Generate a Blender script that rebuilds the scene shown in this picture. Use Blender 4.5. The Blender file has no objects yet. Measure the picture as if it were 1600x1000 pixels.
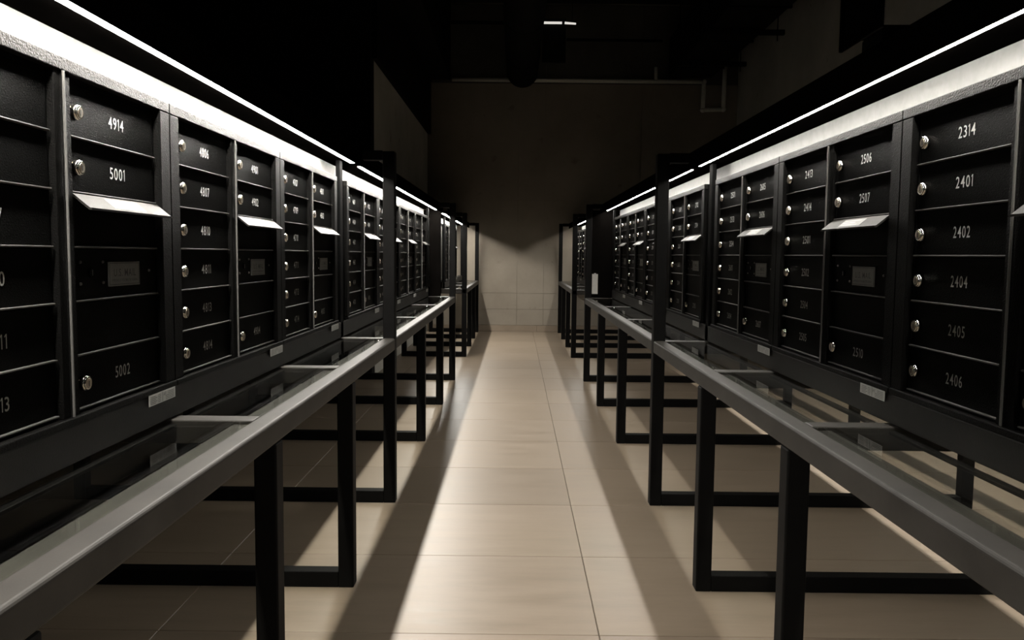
import bpy, bmesh, math, random
from mathutils import Matrix, Vector
random.seed(7)
scene = bpy.context.scene
C = scene.collection

# ------------------------------------------------------------------ camera
F, PITCH, ROLL, YAW = 1286.5, 0.07932, 0.00979, -0.00409
CAMX, CAMZ = -0.0365, 1.03
cy, sy = math.cos(YAW), math.sin(YAW); cp, sp = math.cos(PITCH), math.sin(PITCH); cr, sr = math.cos(ROLL), math.sin(ROLL)
MY = Matrix(((cy, -sy, 0), (sy, cy, 0), (0, 0, 1)))
MP = Matrix(((1, 0, 0), (0, cp, -sp), (0, sp, cp)))
MR = Matrix(((cr, 0, sr), (0, 1, 0), (-sr, 0, cr)))
M = MR @ MP @ MY                       # rows: right, forward, up
cam_data = bpy.data.cameras.new('camera')
cam_data.sensor_width = 36; cam_data.lens = F*36/1600; cam_data.clip_start = 0.02; cam_data.clip_end = 60
cam = bpy.data.objects.new('camera', cam_data); C.objects.link(cam)
right, fwd, up = M[0], M[1], M[2]
cam.matrix_world = Matrix(((right[0], up[0], -fwd[0], CAMX), (right[1], up[1], -fwd[1], 0), (right[2], up[2], -fwd[2], CAMZ), (0, 0, 0, 1)))
scene.camera = cam

# ------------------------------------------------------------------ world, exposure, lamp strengths
world = bpy.data.worlds.new('world'); scene.world = world; world.use_nodes = True
world.node_tree.nodes['Background'].inputs[0].default_value = (0.9, 0.95, 1, 1)
world.node_tree.nodes['Background'].inputs[1].default_value = 0.0
scene.view_settings.view_transform = 'Standard'; scene.view_settings.look = 'None'
scene.view_settings.exposure = 0.0; scene.view_settings.gamma = 1; scene.view_settings.use_curve_mapping = False
LED_LEFT, LED_RIGHT, LED_REAR = 270.0, 118.0, 320.0

# ------------------------------------------------------------------ materials
def nt(name):
    m = bpy.data.materials.new(name); m.use_nodes = True
    return m, m.node_tree.nodes, m.node_tree.links, m.node_tree.nodes['Principled BSDF']
def noise(N, L, scale, detail=3, rough=.6, coord='Object'):
    tc = N.new('ShaderNodeTexCoord'); n = N.new('ShaderNodeTexNoise')
    n.inputs['Scale'].default_value = scale; n.inputs['Detail'].default_value = detail; n.inputs['Roughness'].default_value = rough
    L.new(tc.outputs[coord], n.inputs['Vector']); return n
def ramp(N, L, src, stops):
    r = N.new('ShaderNodeValToRGB'); e = r.color_ramp.elements
    e[0].position, e[0].color = stops[0][0], (*stops[0][1], 1)
    e[1].position, e[1].color = stops[-1][0], (*stops[-1][1], 1)
    for p, c in stops[1:-1]:
        x = e.new(p); x.color = (*c, 1)
    L.new(src, r.inputs[0]); return r
def bump(N, L, src, b, strength, dist=.001):
    k = N.new('ShaderNodeBump'); k.inputs['Strength'].default_value = strength; k.inputs['Distance'].default_value = dist
    L.new(src, k.inputs['Height']); L.new(k.outputs[0], b.inputs['Normal'])
def powder(name, col, rough, spec=.5, scale=900, bs=.5, dist=.0006, var=.25):
    m, N, L, b = nt(name)
    n = noise(N, L, scale, 2); n2 = noise(N, L, 9, 4)
    r = ramp(N, L, n2.outputs['Fac'], [(.3, tuple(c*(1-var) for c in col)), (.7, tuple(c*(1+var) for c in col))])
    L.new(r.outputs[0], b.inputs['Base Color'])
    b.inputs['Roughness'].default_value = rough; b.inputs['Specular IOR Level'].default_value = spec
    bump(N, L, n.outputs['Fac'], b, bs, dist); return m
def plain(name, col, rough=.5, metal=0, spec=.5):
    m, N, L, b = nt(name)
    n = noise(N, L, 40, 3)
    r = ramp(N, L, n.outputs['Fac'], [(.25, tuple(c*.9 for c in col)), (.75, tuple(min(1, c*1.08) for c in col))])
    L.new(r.outputs[0], b.inputs['Base Color'])
    b.inputs['Roughness'].default_value = rough; b.inputs['Metallic'].default_value = metal; b.inputs['Specular IOR Level'].default_value = spec
    return m
BLACK = powder('black_powder_coat', (.0034, .0033, .0031), .5, .02, 380, 1.0, .0012)
DOORM = powder('black_door_enamel', (.0034, .0034, .0033), .42, .012, 450, .9, .001)
STEEL = powder('satin_dark_steel_paint', (.025, .0228, .020), .5, .11, 500, .15)
HEADM = powder('speckled_header_baked_light', (.0085, .0081, .0075), .42, .022, 300, 1.0, .002, .6)  # lighter than the frame: LED light on the top strip put into the colour
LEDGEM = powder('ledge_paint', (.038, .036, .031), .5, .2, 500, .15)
RAILB = powder('dark_back_rail_paint', (.0085, .008, .007), .5, .08, 400, .5)
LEGM = powder('black_leg_paint', (.0045, .0043, .0041), .55, .04, 500, .15)
SOFFIT = powder('black_canopy_sheet', (.0023, .002, .0018), .9, .0, 400, .1)
HOODM = powder('grey_aluminium_hood', (.017, .016, .0145), .45, .04, 900, .2)
EDGEM = powder('bright_mullion_edge', (.075, .073, .068), .4, .15, 900, .2)  # lighter colour for the narrow strip along the mullion
LIPM = powder('bare_edge_metal', (.055, .053, .050), .45, .1, 900, .2)
POSTM = plain('matte_black_post', (.003, .003, .003), .9, 0, .02)
HLABEL = plain('worn_white_label', (.10, .10, .095), .6)
BOARD = plain('light_grey_board', (.25, .25, .243), .7, 0, .05)
GREYB = plain('grey_filler_board', (.06, .06, .052), .6)
CHROME = plain('brushed_chrome', (.80, .76, .68), .18, 1)
CORE = plain('lock_core_brass', (.42, .36, .28), .32, 1)
DARK = plain('keyway_black', (.004, .004, .004), .6)
WHITE = plain('white_number_paint', (.42, .42, .40), .5)
PLATEM = plain('engraved_plate_grey', (.15, .15, .14), .4, .3)
INK = plain('black_ink', (.012, .012, .012), .5)
LABELM = plain('white_label_paper', (.27, .27, .25), .5)
PAPER = plain('white_paper', (.30, .29, .27), .7)
PIPEM = plain('pale_painted_pipe', (.5, .5, .44), .5)
DUCTM = plain('black_duct_paint', (.008, .008, .008), .8, 0, .05)
SCREW = plain('dark_screw_steel', (.25, .24, .22), .3, 1)
BLACKW = plain('black_painted_wall', (.006, .006, .006), .8, 0, .1)
CEILM = plain('black_painted_ceiling', (.015, .015, .015), .9, 0, .1)

def led_material(name, s):
    m, N, L, b = nt(name); N.remove(b)
    e = N.new('ShaderNodeEmission'); e.inputs[0].default_value = (1, .955, .88, 1); e.inputs[1].default_value = s
    L.new(e.outputs[0], N['Material Output'].inputs[0]); return m
LEDM = {-1: led_material('led_glow_left', LED_LEFT), 1: led_material('led_glow_right', LED_RIGHT), 2: led_material('led_glow_rear', LED_REAR)}
LAMPM = led_material('faint_tube_glow', .75)

def glass_material():
    m, N, L, b = nt('clear_counter_glass'); N.remove(b)
    t = N.new('ShaderNodeBsdfTransparent'); t.inputs[0].default_value = (.90, .905, .885, 1)
    g = N.new('ShaderNodeBsdfGlossy'); g.inputs['Roughness'].default_value = .02
    n = noise(N, L, 6, 4); rr = ramp(N, L, n.outputs['Fac'], [(.4, (.015,)*3), (.8, (.035,)*3)])
    L.new(rr.outputs[0], g.inputs['Roughness'])
    f = N.new('ShaderNodeFresnel'); ge = N.new('ShaderNodeNewGeometry'); mr = N.new('ShaderNodeMapRange')
    mr.inputs['To Min'].default_value = 1.38; mr.inputs['To Max'].default_value = 1/1.38      # same reflectance on both faces of a thin pane
    L.new(ge.outputs['Backfacing'], mr.inputs[0]); L.new(mr.outputs[0], f.inputs[0])
    x = N.new('ShaderNodeMixShader'); L.new(f.outputs[0], x.inputs[0]); L.new(t.outputs[0], x.inputs[1]); L.new(g.outputs[0], x.inputs[2])
    L.new(x.outputs[0], N['Material Output'].inputs[0]); return m
GLASS = glass_material()

def tile_material():
    m, N, L, b = nt('beige_stone_tile')
    oi = N.new('ShaderNodeObjectInfo')
    tc = N.new('ShaderNodeTexCoord'); mp = N.new('ShaderNodeMapping'); mp.inputs['Scale'].default_value = (1.2, 7, 1)
    add = N.new('ShaderNodeVectorMath'); add.operation = 'ADD'
    sc = N.new('ShaderNodeVectorMath'); sc.operation = 'SCALE'; sc.inputs['Scale'].default_value = 37
    L.new(oi.outputs['Location'], sc.inputs[0]); L.new(tc.outputs['Object'], mp.inputs[0]); L.new(mp.outputs[0], add.inputs[0]); L.new(sc.outputs[0], add.inputs[1])
    n = N.new('ShaderNodeTexNoise'); n.inputs['Scale'].default_value = 2.2; n.inputs['Detail'].default_value = 7; n.inputs['Roughness'].default_value = .65
    L.new(add.outputs[0], n.inputs['Vector'])
    r = ramp(N, L, n.outputs['Fac'], [(.28, (.150, .118, .083)), (.5, (.182, .143, .104)), (.75, (.21, .168, .124))])
    hs = N.new('ShaderNodeHueSaturation'); mr = N.new('ShaderNodeMapRange'); mr.inputs['To Min'].default_value = .94; mr.inputs['To Max'].default_value = 1.05
    L.new(oi.outputs['Random'], mr.inputs[0]); L.new(mr.outputs[0], hs.inputs['Value']); L.new(r.outputs[0], hs.inputs['Color'])
    L.new(hs.outputs[0], b.inputs['Base Color'])
    rr = ramp(N, L, n.outputs['Fac'], [(.2, (.34,)*3), (.8, (.46,)*3)]); L.new(rr.outputs[0], b.inputs['Roughness'])
    b.inputs['Specular IOR Level'].default_value = .45
    bump(N, L, n.outputs['Fac'], b, .12, .002); return m
TILE = tile_material()
GROUT = plain('grey_grout', (.12, .10, .078), .85)

def concrete(name, c0, c1, c2):
    m, N, L, b = nt(name)
    n = noise(N, L, 1.3, 8, .62); n2 = noise(N, L, 5, 5, .6)
    r = ramp(N, L, n.outputs['Fac'], [(.3, c0), (.5, c1), (.72, c2)])
    st = ramp(N, L, n2.outputs['Fac'], [(.27, (.55, .5, .45)), (.36, (1, 1, 1))])
    mx = N.new('ShaderNodeMix'); mx.data_type = 'RGBA'; mx.blend_type = 'MULTIPLY'; mx.inputs[0].default_value = .7
    L.new(r.outputs[0], mx.inputs[6]); L.new(st.outputs[0], mx.inputs[7]); L.new(mx.outputs[2], b.inputs['Base Color'])
    b.inputs['Roughness'].default_value = .85; b.inputs['Specular IOR Level'].default_value = .2
    n3 = noise(N, L, 30, 6); bump(N, L, n3.outputs['Fac'], b, .3, .004); return m
CONC = concrete('warm_concrete', (.17, .147, .117), (.205, .18, .145), (.24, .213, .175))
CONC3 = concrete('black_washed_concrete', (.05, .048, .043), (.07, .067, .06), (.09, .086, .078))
CONC2 = concrete('pale_concrete', (.36, .35, .31), (.42, .41, .37), (.5, .49, .44))

# ------------------------------------------------------------------ mesh helpers
def bm_box(bm, x0, x1, y0, y1, z0, z1, bev=0, seg=1, mi=0):
    if x0 > x1: x0, x1 = x1, x0
    if y0 > y1: y0, y1 = y1, y0
    r = bmesh.ops.create_cube(bm, size=1)
    for v in r['verts']:
        v.co = Vector(((x0+x1)/2+v.co.x*(x1-x0), (y0+y1)/2+v.co.y*(y1-y0), (z0+z1)/2+v.co.z*(z1-z0)))
    fs = set(f for v in r['verts'] for f in v.link_faces)
    if mi:
        for f in fs: f.material_index = mi
    if bev:
        es = list(set(e for v in r['verts'] for e in v.link_edges))
        q = bmesh.ops.bevel(bm, geom=es, offset=bev, segments=seg, affect='EDGES', profile=.5)
        if mi:
            for f in q['faces']: f.material_index = mi
def bm_cyl(bm, p0, p1, r0, r1=None, n=20, mi=0, cap=True):
    if r1 is None: r1 = r0
    p0, p1 = Vector(p0), Vector(p1); d = p1-p0
    q = d.to_track_quat('Z', 'Y').to_matrix().to_4x4()
    r = bmesh.ops.create_cone(bm, cap_ends=cap, segments=n, radius1=r0, radius2=r1, depth=d.length, matrix=Matrix.Translation((p0+p1)/2) @ q)
    for f in set(f for v in r['verts'] for f in v.link_faces):
        f.material_index = mi; f.smooth = len(f.verts) == 4
def to_mesh(name, bm, mats):
    me = bpy.data.meshes.new(name); bm.to_mesh(me); bm.free()
    for m in (mats if isinstance(mats, (list, tuple)) else [mats]): me.materials.append(m)
    return me
def obj(name, bm, mats, parent=None, loc=(0, 0, 0)):
    o = bpy.data.objects.new(name, to_mesh(name, bm, mats)); C.objects.link(o); o.location = loc
    if parent: o.parent = parent
    return o
def inst(name, me, parent=None, loc=(0, 0, 0)):
    o = bpy.data.objects.new(name, me); C.objects.link(o); o.location = loc
    if parent: o.parent = parent
    return o
def boxo(name, b, mat, parent=None, bev=0, seg=1):
    """a box object whose origin sits at the middle of its base, b in the parent's space"""
    x0, x1, y0, y1, z0, z1 = b
    if x0 > x1: x0, x1 = x1, x0
    o = ((x0+x1)/2, (y0+y1)/2, z0)
    bm = bmesh.new(); bm_box(bm, x0-o[0], x1-o[0], y0-o[1], y1-o[1], 0, z1-z0, bev, seg)
    return obj(name, bm, mat, parent, o)
def empty(name, loc, rz=0):
    o = bpy.data.objects.new(name, None); C.objects.link(o); o.location = loc; o.rotation_euler = (0, 0, rz); o.empty_display_size = .1; return o
def tag(o, label=None, cat=None, group=None, kind=None):
    if label: o['label'] = label
    if cat: o['category'] = cat
    if group: o['group'] = group
    if kind: o['kind'] = kind
    return o

# glyph meshes, made once from the built-in font
GL = {}
def glyph(ch):
    if ch == '1' and ch not in GL:       # a one with a flag
        GL[ch] = ([Vector(v) for v in ((.16, 0, 0), (.235, 0, 0), (.235, .70, 0), (.17, .70, 0), (.16, .60, 0), (.06, .53, 0), (.06, .60, 0))],
                  [(0, 1, 2, 4), (2, 3, 4), (3, 6, 5, 4)], .06, .235)
    if ch not in GL:
        cu = bpy.data.curves.new('glyph', 'FONT'); cu.body = ch; cu.size = 1; cu.resolution_u = 3
        cu.offset = 0.004
        o = bpy.data.objects.new('glyph', cu)
        me = bpy.data.meshes.new_from_object(o)
        vs = [v.co.copy() for v in me.vertices]; fs = [tuple(p.vertices) for p in me.polygons]
        bpy.data.objects.remove(o); bpy.data.meshes.remove(me); bpy.data.curves.remove(cu)
        x0 = min((v.x for v in vs), default=0); x1 = max((v.x for v in vs), default=.2)
        GL[ch] = (vs, fs, x0, x1)
    return GL[ch]
def text_into(bm, s, xc, zc, h, w, y, mi=0, gap=.16):
    """flat lettering in the local x/z plane facing -y, total width w, cap height h"""
    items = []; x = 0
    for ch in s:
        if ch == ' ': x += .3; continue
        vs, fs, a, b = glyph(ch); items.append((vs, fs, x-a)); x += (b-a)+gap
    tot = x-gap; sx = w/tot; szc = h/.70
    for vs, fs, dx in items:
        bv = [bm.verts.new((xc-w/2+(v.x+dx)*sx, y, zc-h/2+v.y*szc)) for v in vs]
        for f in fs:
            try:
                nf = bm.faces.new([bv[i] for i in f]); nf.material_index = mi
            except ValueError: pass

Z0 = CAMZ        # all heights below were measured from the lens height
FX = .744        # face of the mailboxes
RO, RI = .527, .575   # counter rail, aisle side and inner side
ZR = Z0-.345     # top of counter rails
WALLY = 11.03

# ------------------------------------------------------------------ room shell
fl = boxo('floor', (-3.1, 3.0, -2.6, WALLY+.1, -.12, -.004), GROUT); tag(fl, 'dim hall floor of large beige stone tiles', 'floor', kind='structure')
TP, TW = .583, 1.2
tb = bmesh.new(); bm_box(tb, -TW/2+.0012, TW/2-.0012, -TP/2+.0012, TP/2-.0012, -.006, 0, .0012)
tile_me = to_mesh('tile', tb, TILE)
for ix in range(-2, 3):
    xc = .2+TW*ix-TW/2
    for iy in range(-8, 16):
        yc = 2.165+TP*iy+TP/2
        if yc+TP/2 > WALLY+.02: continue
        t = inst('tile', tile_me, fl, (xc-fl.location.x, yc-fl.location.y, -fl.location.z))
# partial row against the end wall
ylast = 2.165+TP*15; 
if WALLY-ylast > .03:
    for ix in range(-2, 3):
        xc = .2+TW*ix-TW/2
        b2 = bmesh.new(); bm_box(b2, -TW/2+.0018, TW/2-.0018, ylast+.0018-yc, WALLY-yc, -.006, 0, .0012)
        obj('tile', b2, TILE, fl, (xc-fl.location.x, yc-fl.location.y, -fl.location.z))

def struct(name, b, mat, label, bev=0):
    o = boxo(name, b, mat, None, bev); tag(o, label, name.split('_')[0], kind='structure'); return o
wb = struct('wall_back', (-1.4, 3.0, WALLY, WALLY+.15, 0, 4.3), CONC, 'bare concrete end wall closing the aisle')
# cast panels of the end wall, each its own slab with recessed joints
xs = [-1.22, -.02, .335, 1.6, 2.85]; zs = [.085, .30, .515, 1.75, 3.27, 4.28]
for i in range(4):
    for j in range(5):
        if i in (1, ) and j == 0: pass
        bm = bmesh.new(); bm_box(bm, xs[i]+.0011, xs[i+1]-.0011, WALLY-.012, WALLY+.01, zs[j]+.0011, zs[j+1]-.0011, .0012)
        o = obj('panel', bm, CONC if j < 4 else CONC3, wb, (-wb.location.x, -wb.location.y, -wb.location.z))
bb = struct('baseboard_back', (-1.22, 2.85, WALLY-.016, WALLY-.012, 0, .08), GROUT, 'beige tile skirting at the foot of the end wall')
for a, b in ((-1.22, -.95), (-.95, .25), (.25, 1.45), (1.45, 2.65)):
    bm = bmesh.new(); bm_box(bm, a+.0015, b-.0015, WALLY-.026, WALLY-.014, .001, .084, .0012)
    obj('tile', bm, TILE, bb, (-bb.location.x, -bb.location.y, -bb.location.z))
wr = struct('wall_right', (2.85, 3.0, -2.6, WALLY, 0, 4.3), CONC2, 'bare concrete side wall high behind the right mailboxes')
struct('wall_left', (-3.1, -2.95, -2.6, 6.75, 0, 4.3), BLACKW, 'black painted side wall of the hall on the left')
struct('wall_corner', (-3.1, -1.22, 6.75, 6.9, 0, 4.3), BLACKW, 'black painted return wall behind the left mailboxes')
struct('wall_side', (-1.40, -1.22, 6.901, WALLY, 0, 4.3), CONC2, 'concrete wall stub at the far left end')
struct('wall_front', (-3.1, 3.0, -2.75, -2.6, 0, 4.3), BLACKW, 'black painted wall behind the camera')
struct('ceiling', (-3.1, 3.0, -2.6, WALLY+.1, 4.3, 4.4), CEILM, 'black painted ceiling high above the ducts')
w1 = empty('window_1', (2.84, 7.1, 2.9)); tag(w1, 'dark narrow window high in the right wall', 'window', kind='structure')
boxo('window_frame', (-.02, .012, -.42, -.36, 0, 1.2), BLACK, w1, .003)
boxo('window_frame', (-.02, .012, .36, .42, 0, 1.2), BLACK, w1, .003)
boxo('window_frame', (-.02, .012, -.42, .42, -.05, 0), BLACK, w1, .003)
boxo('pane', (.0, .008, -.36, .36, 0, 1.2), DUCTM, w1)

# ------------------------------------------------------------------ steel benches
def bench(side, y0, y1, frames, gantries, xback, label, pane_mat=GLASS):
    s = side
    r = empty('steel_bench', (s*RO, frames[0], 0))
    tag(r, label, 'bench', 'steel glass-topped benches under the mailboxes')
    ox, oy = s*RO, frames[0]
    def P(name, X0, X1, a, b, z0, z1, mat, bev=.003, seg=2):
        return boxo(name, (s*X0-ox, s*X1-ox, a-oy, b-oy, z0, z1), mat, r, bev, seg)
    P('front_rail', RO, RI, y0, y1, ZR-.05, ZR, STEEL, .007, 4)
    P('back_rail', FX+.002, FX+.05, y0, y1, ZR+.001, Z0-.281, RAILB, .003)
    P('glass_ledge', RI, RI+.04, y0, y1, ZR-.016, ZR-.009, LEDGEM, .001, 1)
    P('glass_ledge', FX-.012, FX+.004, y0, y1, ZR-.016, ZR-.009, LEGM, .001, 1)
    if xback > 1.5:
        P('rear_rail', xback-.048, xback, y0, y1, ZR-.05, ZR, STEEL, .004)
        P('back_rail', xback-.27, xback-.22, y0, y1, ZR+.001, Z0-.281, STEEL, .003)
    for y in frames:
        g = y in gantries
        top = Z0+.408 if g else ZR-.05
        P('gantry_post' if g else 'leg', RO+(-.001 if g else 0), RI, y, y+.05, 0, top, LEGM, .004)
        P('leg', xback-.05, xback-.001, y, y+.05, 0, ZR-.05, LEGM, .004)
        P('foot_rail', RI, xback-.05, y+.001, y+.049, 0, .05, LEGM, .003)
        P('crossbar', RI, xback-.05, y, y+.05, ZR-.0505, ZR-.001, STEEL, .003)
        if g:
            P('rear_post', FX+.002, FX+.020, y, y+.05, ZR, Z0+.371, POSTM, .003)
            P('gantry_beam', RI, FX+.02, y, y+.05, Z0+.373, Z0+.411, LEGM, .003)
    ys = sorted(frames)
    for a, b in zip(ys[:-1], ys[1:]):
        o = P('glass_pane', RI+.0015, FX+.03, a+.052, b-.002, ZR-.0085, ZR-.0025, pane_mat, .0008, 1)
        tag(o, 'clear glass pane set in the counter frame')
    return r
FA = [-1.55, -.78, .0, .78, 1.67, 2.465, 3.335, 4.46, 5.57, 6.67]
bench(-1, -1.55, 6.72, FA, (3.335, 6.67), 1.86, 'near left dark steel bench with glass counter in front of mailboxes')
bench(1, -1.55, 6.72, FA, (3.335, 6.67), 1.86, 'near right dark steel bench with glass counter in front of mailboxes')
FCc = [8.22, 9.16, 10.02, 10.84]
bench(-1, 8.22, 10.89, FCc, (8.22, 10.84), 1.18, 'far left dark steel bench by the end wall, glass counter')
bench(1, 8.22, 10.89, FCc, (8.22, 10.84), 1.86, 'far right dark steel bench by the end wall, glass counter')

# ------------------------------------------------------------------ canopies and light strips
def canopy(side, y0, y1, label):
    s = side; r = empty('light_canopy', (s*.655, y0, Z0+.343)); ox, oy, oz = s*.655, y0, Z0+.343
    tag(r, label, 'canopy', 'black canopies over the mailboxes')
    def P(name, X0, X1, a, b, z0, z1, mat, bev=.0):
        return boxo(name, (s*X0-ox, s*X1-ox, a-oy, b-oy, Z0+z0-oz, Z0+z1-oz), mat, r, bev)
    P('fascia', .655, .6595, y0, y1, .3435, .412, SOFFIT, .0008)
    P('soffit_panel', .660, 1.20, y0, y1, .3725, .385, SOFFIT)
    P('back_board', .82, .832, y0, y1, .3005, .3722, BOARD)
    return r
def strip(side, y0, y1, label, x=.711, mat=None):
    s = side; r = empty('light_strip', (s*x, y0, Z0+.364))
    tag(r, label, 'light strip', 'linear light strips under the canopies')
    boxo('channel', (-.0095, .0095, .001, y1-y0-.001, .0061, .0083), SOFFIT, r)
    bm = bmesh.new()
    # half-round diffuser
    n = 8; L = y1-y0; rad = .0115 if s < 0 else .0095
    prof = [(rad*math.cos(math.pi*k/n), -.0035*math.sin(math.pi*k/n)+.0060) for k in range(n+1)]
    a = [bm.verts.new((x, 0, z)) for x, z in prof]; b = [bm.verts.new((x, L, z)) for x, z in prof]
    for k in range(n): bm.faces.new((a[k], a[k+1], b[k+1], b[k]))
    bm.faces.new(a); bm.faces.new(b[::-1]); bmesh.ops.recalc_face_normals(bm, faces=bm.faces)
    obj('diffuser', bm, LEDM[mat or s], r)
canopy(-1, -1.55, 7.0, 'near left black canopy above the mailboxes'); canopy(1, -1.55, 6.86, 'near right black canopy above the mailboxes')
canopy(-1, 7.5, 10.89, 'far left black canopy beside the end wall'); canopy(1, 7.5, 10.89, 'far right black canopy beside the end wall')
strip(-1, -1.5, 3.41, 'long left light strip from the frame edge to the first tall post')
strip(-1, 3.575, 6.95, 'left light strip beyond the first tall post')
strip(-1, 7.6, 10.8, 'farthest left light strip, a short glow near the end wall')
strip(1, -1.5, 3.41, 'long right light strip from the frame edge to the first tall post')
strip(1, 3.575, 6.82, 'right light strip beyond the first tall post')
strip(1, 7.6, 10.8, 'farthest right light strip, a short glow near the end wall')

# the far side of the right bench faces the next aisle and has its own canopy and strip
r = empty('light_canopy', (1.21, -1.55, Z0+.343)); tag(r, 'black canopy on the rear side of the right bench, over the next aisle', 'canopy', 'black canopies over the mailboxes')
boxo('fascia', (.5105, .515, 0, 8.4, 0, .069), SOFFIT, r, .0008); boxo('soffit_panel', (0, .510, 0, 8.4, .0295, .042), SOFFIT, r)
boxo('back_board', (.34, .352, 0, 8.4, -.55, .029), BOARD, r)
strip(1, -1.5, 6.8, 'light strip on the rear side of the right bench, over the next aisle', 1.669, 2)

# ------------------------------------------------------------------ mailbox units
W, H = .785, .58
CX = ((.050, .367), (.418, .735))
RT = [.55-.0889*k for k in range(7)]
def frame_mesh():
    bm = bmesh.new()
    D = .016
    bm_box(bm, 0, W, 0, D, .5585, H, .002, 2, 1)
    bm_box(bm, 0, W, -.004, D, 0, .0125, .002, 2)
    bm_box(bm, 0, .044, .0004, D, .0125, .5585, .0018, 1)
    bm_box(bm, W-.044, W, .0004, D, .0125, .5585, .0018, 1)
    bm_box(bm, .0005, W-.0005, D, .40, .0005, H-.0005, 0)
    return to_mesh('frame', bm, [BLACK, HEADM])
def mull_mesh():
    bm = bmesh.new()
    bm_box(bm, .3885, .3920, -.0025, .0015, .0125, .5585, .0012, 2, 1)
    bm_box(bm, .3882, .3923, .0016, .0038, .0125, .5585, 0)
    bm_box(bm, .3690, .4160, .004, .0185, .0125, .5585, .001, 1)
    return to_mesh('mullion', bm, [BLACK, EDGEM])
DW, DH = .316, .0889
def door_mesh(name):
    bm = bmesh.new()           # origin bottom left of the door
    bm_box(bm, .001, DW-.001, .011, .0155, .0035, DH-.0012, .001, 1)
    bm_box(bm, .003, DW-.003, .0045, .0125, .0004, .0036, .0012, 2, 1)   # folded bottom lip
    bm_box(bm, .0015, .006, .0085, .0125, .004, DH-.002, .001, 1)     # hinge-side return
    return to_mesh(name, bm, [DOORM, LIPM])
def lock_mesh():
    bm = bmesh.new()
    bm_cyl(bm, (0, .011, 0), (0, .0025, 0), .0124, .0122, 28)
    bm_cyl(bm, (0, .0025, 0), (0, .0006, 0), .0122, .0104, 28)
    bm_cyl(bm, (0, .0010, 0), (0, .0001, 0), .0084, .0080, 24, 1)
    bm_box(bm, -.0008, .0008, -.0004, .0004, -.0046, .0040, 0, 1, 2)
    bm_box(bm, -.0145, -.0118, .0095, .0112, .006, .0085, 0, 1, 0)
    return to_mesh('lock', bm, [CHROME, CORE, DARK])
def hood_mesh():
    bm = bmesh.new()
    w = DW-.004; t = .0022
    prof = [(.0108, .0885), (.004, .0885), (-.024, .0655), (-.027, .0655), (-.027, .0620), (-.0225, .0620), (.005, .0845), (.0108, .0845)]
    a = [bm.verts.new((.002, y, z)) for y, z in prof]; b = [bm.verts.new((.002+w, y, z)) for y, z in prof]
    n = len(prof)
    for i in range(n):
        bm.faces.new((a[i], a[(i+1) % n], b[(i+1) % n], b[i]))
    bm.faces.new(a); bm.faces.new(b[::-1]); bmesh.ops.recalc_face_normals(bm, faces=bm.faces)
    return to_mesh('hood', bm, HOODM)
def hoodlabel_mesh():
    bm = bmesh.new(); q = []
    # lies on the slope of the hood
    def pt(x, f, off=.0006):
        y = .004+(-.028)*f; z = .0885+(-.023)*f
        return (x, y-off*.63, z+off*.77)
    vs = [bm.verts.new(pt(x, f)) for x, f in ((.095, .15), (.215, .15), (.215, .85), (.095, .85))]; bm.faces.new(vs)
    for r_ in range(3):
        f0 = .28+r_*.2
        vs = [bm.verts.new(pt(x, f, .001)) for x, f in ((.103, f0), (.195-.02*(r_ % 2), f0), (.195-.02*(r_ % 2), f0+.06), (.103, f0+.06))]
        fc = bm.faces.new(vs); fc.material_index = 1
    bmesh.ops.recalc_face_normals(bm, faces=bm.faces)
    return to_mesh('hood_label', bm, [HLABEL, PLATEM])
def plate_mesh():
    bm = bmesh.new()
    bm_box(bm, .122, .242, .0085, .011, .022, .066, .0006)
    y = .0083
    for b in ((.1245, .2395, .0245, .0255), (.1245, .2395, .0625, .0635), (.1245, .1255, .0245, .0635), (.2385, .2395, .0245, .0635)):
        bm_box(bm, b[0], b[1], y-.0001, y+.0003, b[2], b[3], 0, 1, 1)
    text_into(bm, 'U.S. MAIL', .182, .0465, .0135, .084, y-.0002, 1)
    text_into(bm, 'APPROVED BY POSTMASTER GENERAL', .182, .0325, .0048, .100, y-.0002, 1)
    return to_mesh('mail_plate', bm, [PLATEM, INK])
def screws_mesh():
    bm = bmesh.new()
    for x, z in ((.030, .066), (.030, .030), (.105, .066), (.105, .030), (.285, .048)):
        bm_cyl(bm, (x, .012, z), (x, .0085, z), .0030, .0024, 10)
    return to_mesh('screw_set', bm, SCREW)
def mlock_mesh():
    bm = bmesh.new()
    bm_cyl(bm, (.066, .012, .048), (.066, .0085, .048), .0085, .0080, 20)
    bm_box(bm, .0650, .0670, .0080, .0090, .043, .053, 0, 1, 1)
    return to_mesh('master_lock', bm, [DOORM, SCREW])
def sticker_mesh():
    bm = bmesh.new()
    bm_box(bm, W-.135, W-.013, -.0046, -.0040, -.020, .0015, 0)
    y = -.0048
    for r_ in range(5):
        z = -.0025-r_*.0034
        for a, b in ((.007, .030+.006*(r_ % 2)), (.040, .053), (.075+(.012 if r_ < 2 else 0), .115)):
            bm_box(bm, W-.135+a, W-.135+b, y, y+.0002, z-.0010, z, 0, 1, 1)
    bm_box(bm, W-.135+.060, W-.135+.0615, y, y+.0002, -.019, .0005, 0, 1, 1)
    text_into(bm, 'AF', W-.135+.0705, -.005, .0072, .012, y-.0001, 1)
    return to_mesh('serial_sticker', bm, [LABELM, INK])
ME = dict(frame=frame_mesh(), mull=mull_mesh(), door=door_mesh('door'), lock=lock_mesh(), hood=hood_mesh(), hl=hoodlabel_mesh(), plate=plate_mesh(), scr=screws_mesh(), ml=mlock_mesh(), st=sticker_mesh(), panel=door_mesh('panel'))

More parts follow.
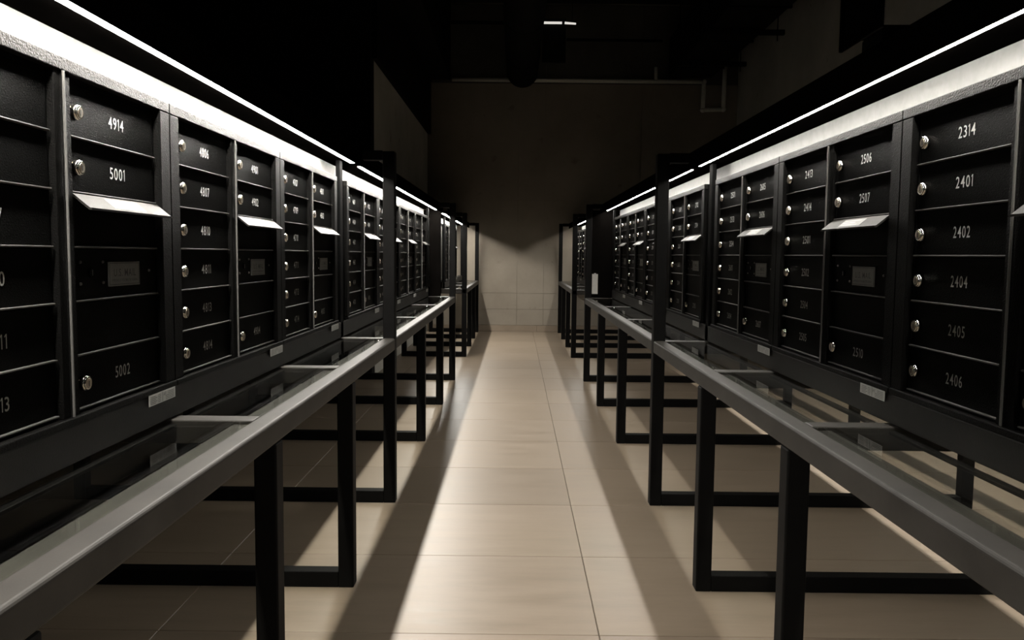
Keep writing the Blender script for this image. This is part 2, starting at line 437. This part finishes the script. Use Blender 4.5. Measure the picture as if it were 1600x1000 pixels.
def unit(side, y0, left, rgt, label):
    """left: six numbers of the six-door column, rgt: three numbers of the slot column"""
    if side > 0: r = empty('mailbox_unit', (FX, y0+W, Z0-.28), -math.pi/2)
    else: r = empty('mailbox_unit', (-FX, y0, Z0-.28), math.pi/2)
    tag(r, label, 'mailboxes', 'black wall mailbox units')
    inst('frame', ME['frame'], r); inst('mullion', ME['mull'], r)
    def door(col, k, num):
        d = inst('door', ME['door'], r, (CX[col][0], .003, RT[k+1]))
        inst('lock', ME['lock'], d, (.028, 0, .0425))
        bm = bmesh.new(); text_into(bm, num, .168, .0450, .0208, .055, .0105)
        obj('number', bm, WHITE, d)
    for k in range(6): door(0, k, left[k])
    door(1, 0, rgt[0]); door(1, 1, rgt[1]); door(1, 5, rgt[2])
    p = inst('slot_panel', ME['panel'], r, (CX[1][0], .003, RT[3])); inst('hood', ME['hood'], p); inst('hood_label', ME['hl'], p)
    p = inst('master_panel', ME['panel'], r, (CX[1][0], .003, RT[4])); inst('mail_plate', ME['plate'], p); inst('screw_set', ME['scr'], p); inst('master_lock', ME['ml'], p)
    inst('blank_panel', ME['panel'], r, (CX[1][0], .003, RT[5]))
    inst('serial_sticker', ME['st'], r)
    return r
UA = [.126, .913, 1.70, 2.487]; UB = [3.46, 4.247, 5.034, 5.821]
unit(1, UA[0], ['2301', '2302', '2304', '2305', '2306', '2307'], ['2308', '2309', '2311'], 'right mailbox unit nearest the camera, mostly outside the photo')
unit(1, UA[1], ['2314', '2401', '2402', '2404', '2405', '2406'], ['2407', '2409', '2411'], 'large mailbox unit at the right photo edge, column 2314 down to 2406')
unit(1, UA[2], ['2413', '2414', '2501', '2502', '2504', '2505'], ['2506', '2507', '2510'], 'right mailbox unit reading 2413, 2506 and 2507, second from the camera')
unit(1, UA[3], ['2511', '2513', '2514', '2601', '2602', '2604'], ['2605', '2606', '2607'], 'right mailbox unit standing just before the first tall right post')
unit(1, UB[0], ['2609', '2610', '2611', '2613', '2614', '2701'], ['2702', '2704', '2705'], 'right mailbox unit just behind the first tall post')
unit(1, UB[1], ['2706', '2707', '2709', '2710', '2711', '2713'], ['2714', '2801', '2802'], 'second right mailbox unit beyond the first tall post, partly hidden by it')
unit(1, UB[2], ['2804', '2805', '2806', '2807', '2809', '2810'], ['2811', '2813', '2814'], 'third right mailbox unit beyond the first tall post')
unit(1, UB[3], ['2901', '2902', '2904', '2905', '2906', '2907'], ['2909', '2910', '2911'], 'right mailbox unit beside the black end panel')
unit(1, 8.98, ['3001', '3002', '3004', '3005', '3006', '3007'], ['3009', '3010', '3011'], 'far right mailbox unit glimpsed between the back posts')
unit(1, 9.77, ['3013', '3014', '3101', '3102', '3104', '3105'], ['3106', '3107', '3109'], 'rightmost run, last mailbox unit before the end wall')
unit(-1, UA[0], ['4805', '4806', '4807', '4809', '4810', '4811'], ['4813', '4814', '4815'], 'left mailbox unit nearest the camera, mostly outside the photo')
unit(-1, UA[1], ['4905', '4906', '4907', '4910', '4911', '4913'], ['4914', '5001', '5002'], 'large mailbox unit at the left photo edge, reading 4914 and 5001')
unit(-1, UA[2], ['4806', '4807', '4810', '4811', '4813', '4814'], ['4901', '4902', '4904'], 'left mailbox unit reading 4806 and 4807, second from the camera')
unit(-1, UA[3], ['4707', '4709', '4710', '4711', '4713', '4714'], ['4801', '4802', '4805'], 'left mailbox unit just before the first tall post')
unit(-1, UB[0], ['4609', '4610', '4611', '4613', '4614', '4701'], ['4702', '4704', '4706'], 'left mailbox unit just behind the first tall post')
unit(-1, UB[1], ['4509', '4510', '4511', '4513', '4514', '4601'], ['4602', '4604', '4606'], 'second left mailbox unit beyond the first tall post, partly hidden by it')
unit(-1, UB[2], ['4409', '4410', '4411', '4413', '4414', '4501'], ['4502', '4504', '4506'], 'third left mailbox unit beyond the first tall post')
unit(-1, UB[3], ['4309', '4310', '4311', '4313', '4314', '4401'], ['4402', '4404', '4406'], 'left mailbox unit beside the black end panel')
unit(-1, 8.30, ['4209', '4210', '4211', '4213', '4214', '4301'], ['4302', '4304', '4306'], 'far left mailbox unit glimpsed between the back posts')
unit(-1, 9.087, ['4109', '4110', '4111', '4113', '4114', '4201'], ['4202', '4204', '4206'], 'leftmost run, last mailbox unit before the end wall')

def filler(side, y0, y1, mat, label):
    s = side
    r = empty('filler_panel', (s*(FX+.024), y0, Z0-.28)); tag(r, label, 'panel')
    b = bmesh.new(); L = y1-y0
    bm_box(b, s*.006, s*.37, .001, L-.001, 0, .579, .001); obj('board', b, mat, r)
    b = bmesh.new()
    bm_box(b, 0, s*.006, .001, .02, 0, .579, .001); bm_box(b, 0, s*.006, L-.02, L-.001, 0, .579, .001)
    bm_box(b, 0, s*.006, .0205, L-.0205, .559, .579, .001); bm_box(b, 0, s*.006, .0205, L-.0205, 0, .02, .001)
    obj('edge_trim', b, BLACK, r)
filler(-1, 6.61, 6.99, BLACK, 'black blank panel after the last near left mailboxes')
filler(1, 6.61, 6.84, BLACK, 'black blank panel after the last near right mailboxes')
filler(-1, 7.5, 8.29, GREYB, 'grey blank panel before the far left mailboxes')
filler(1, 7.5, 8.97, GREYB, 'grey blank panel before the far right mailboxes')
def endpanel(side, y, xin, label):
    s = side; r = empty('end_panel', (s*xin, y, Z0-.395)); tag(r, label, 'panel')
    boxo('sheet', (0, s*(1.16-xin), .002, .03, 0, .764), SOFFIT, r, .002)
    boxo('bottom_tube', (0, s*(1.16-xin), -.004, .034, -.045, -.001), LEGM, r, .003)
    return r
endpanel(-1, 7.0, .675, 'black upright end panel closing the left mailbox row')
endpanel(1, 6.86, .590, 'black upright end panel closing the right mailbox row')
ps = empty('paper_notice', (.622, 6.858, Z0-.32)); tag(ps, 'white paper sheet taped to the black right end panel', 'paper')
boxo('sheet', (-.024, .024, -.0015, 0, 0, .165), PAPER, ps)
boxo('tape', (-.008, .008, -.002, -.0016, .155, .172), LABELM, ps)

# ------------------------------------------------------------------ overhead services
def ductbox(name, b, label, mat=DUCTM):
    x0, x1, y0, y1, z0, z1 = b
    r = empty(name, ((x0+x1)/2, y0, z0)); tag(r, label, 'duct')
    bm = bmesh.new(); bm_box(bm, x0-r.location.x, x1-r.location.x, 0, y1-y0, 0, z1-z0, .006); obj('duct_body', bm, mat, r)
    y = .6
    while y < y1-y0:
        bm = bmesh.new(); bm_box(bm, x0-r.location.x-.014, x1-r.location.x+.014, y, y+.03, -.014, z1-z0+.014, .002); obj('flange', bm, mat, r); y += 1.25
    return r
ductbox('air_duct', (1.93, 2.49, -1.5, 10.95, 3.35, 3.85), 'black rectangular air duct running overhead along the right wall')
r = empty('bulkhead', (-1.217, 6.80, 2.60)); tag(r, 'black boxed bulkhead running along the far left wall', 'bulkhead')
boxo('lower_board', (0, .045, 0, 4.2, 0, .70), DUCTM, r, .004); boxo('upper_box', (0, .30, 0, 4.2, .705, 1.68), DUCTM, r, .004)
r = empty('round_duct', (.022, -1.5, 3.37)); tag(r, 'black round air duct overhead down the middle of the aisle', 'duct')
bm = bmesh.new(); bm_cyl(bm, (0, 0, 0), (0, 12.3, 0), .2, .2, 40); obj('duct_body', bm, DUCTM, r)
for k in range(8):
    bm = bmesh.new(); bm_cyl(bm, (0, .7+k*1.5, 0), (0, .74+k*1.5, 0), .203, .203, 40); obj('collar', bm, DUCTM, r)
for y, lab in ((8.6, 'black strut hanger under the right duct, nearer one'), (10.0, 'black strut hanger under the right duct, by the end wall')):
    r = empty('strut_hanger', (1.85, y, 3.29)); tag(r, lab, 'hanger')
    boxo('strut', (0, .83, 0, .045, 0, .05), DUCTM, r, .002)
    for x in (.03, .76):
        bm = bmesh.new(); bm_cyl(bm, (x, .022, -.06), (x, .022, .98), .006, .006, 8); obj('rod', bm, DUCTM, r)
# pale pipe with its loop on the end wall
def pipe_run(root, pts, rad, mat):
    for a, b in zip(pts[:-1], pts[1:]):
        bm = bmesh.new(); bm_cyl(bm, a, b, rad, rad, 16); obj('pipe', bm, mat, root)
    for p in pts[1:-1]:
        bm = bmesh.new(); bmesh.ops.create_uvsphere(bm, u_segments=14, v_segments=8, radius=rad*1.25, matrix=Matrix.Translation(p))
        for f in bm.faces: f.smooth = True
        obj('elbow', bm, mat, root)
def wp(x, y, Y):     # where a measured line of sight meets the plane at depth Y, relative to the hall
    d = M.transposed() @ Vector(((x-800)/F, 1, -(y-500)/F)); t = Y/d[1]
    return Vector((CAMX+d[0]*t, Y, CAMZ+d[2]*t))
r = empty('sprinkler_pipe', (0, 0, 0)); base = wp(706, 124, 10.93); r.location = base
tag(r, 'pale painted pipe across the end wall with a square loop', 'pipe')
pts = [wp(*q, 10.93)-base for q in ((706, 124), (1100, 128), (1098, 172), (1130, 171), (1133, 104))]
pipe_run(r, pts, .028, PIPEM)
bm = bmesh.new(); a = wp(1025, 127, 10.93)-base; b = wp(1025, 105, 10.93)-base; bm_cyl(bm, a, b, .024, .024, 14); obj('stub', bm, PIPEM, r)
r = empty('ceiling_pipe', wp(700, 35, 10.2)); tag(r, 'thin black pipe crossing high before the end wall', 'pipe')
bm = bmesh.new(); bm_cyl(bm, (0, 0, 0), wp(790, 36, 10.2)-wp(700, 35, 10.2), .022, .022, 12); obj('pipe', bm, DUCTM, r)
r = empty('ceiling_pipe', wp(885, 62, 10.2)); tag(r, 'thin black pipe right of the round duct', 'pipe')
bm = bmesh.new(); bm_cyl(bm, (0, 0, 0), wp(1035, 64, 10.2)-wp(885, 62, 10.2), .018, .018, 12); obj('pipe', bm, DUCTM, r)
# small lit tube lamp near the ceiling
a = wp(845, 35.5, 9.2); b = wp(900, 37, 9.2)
r = empty('tube_lamp', a); tag(r, 'small glowing tube lamp high beside the round duct', 'lamp')
L = (b-a).length
bm = bmesh.new(); bm_cyl(bm, (0, 0, 0), (L*.6, 0, 0), .013, .013, 12); obj('tube', bm, LAMPM, r)
bm = bmesh.new(); bm_cyl(bm, (L*.68, 0, 0), (L, 0, -.008), .013, .010, 12); obj('tube', bm, LAMPM, r)
for hx in (.02, L*.9):
    bm = bmesh.new(); bm_cyl(bm, (hx, .012, .012), (hx, .03, 4.299-a.z), .004, .004, 8); obj('hanger_rod', bm, DUCTM, r)
boxo('housing', (.02, L*.72, .016, .05, -.42, .05), DUCTM, r, .003)
# driver box on top of the right canopy
r = empty('driver_box', (.71, 1.70, Z0+.386)); tag(r, 'small black box on top of the right canopy', 'box')
boxo('body', (-.035, .035, -.05, .05, 0, .062), LEGM, r, .004); boxo('lid', (-.037, .037, -.052, .052, .0625, .068), LEGM, r, .002)
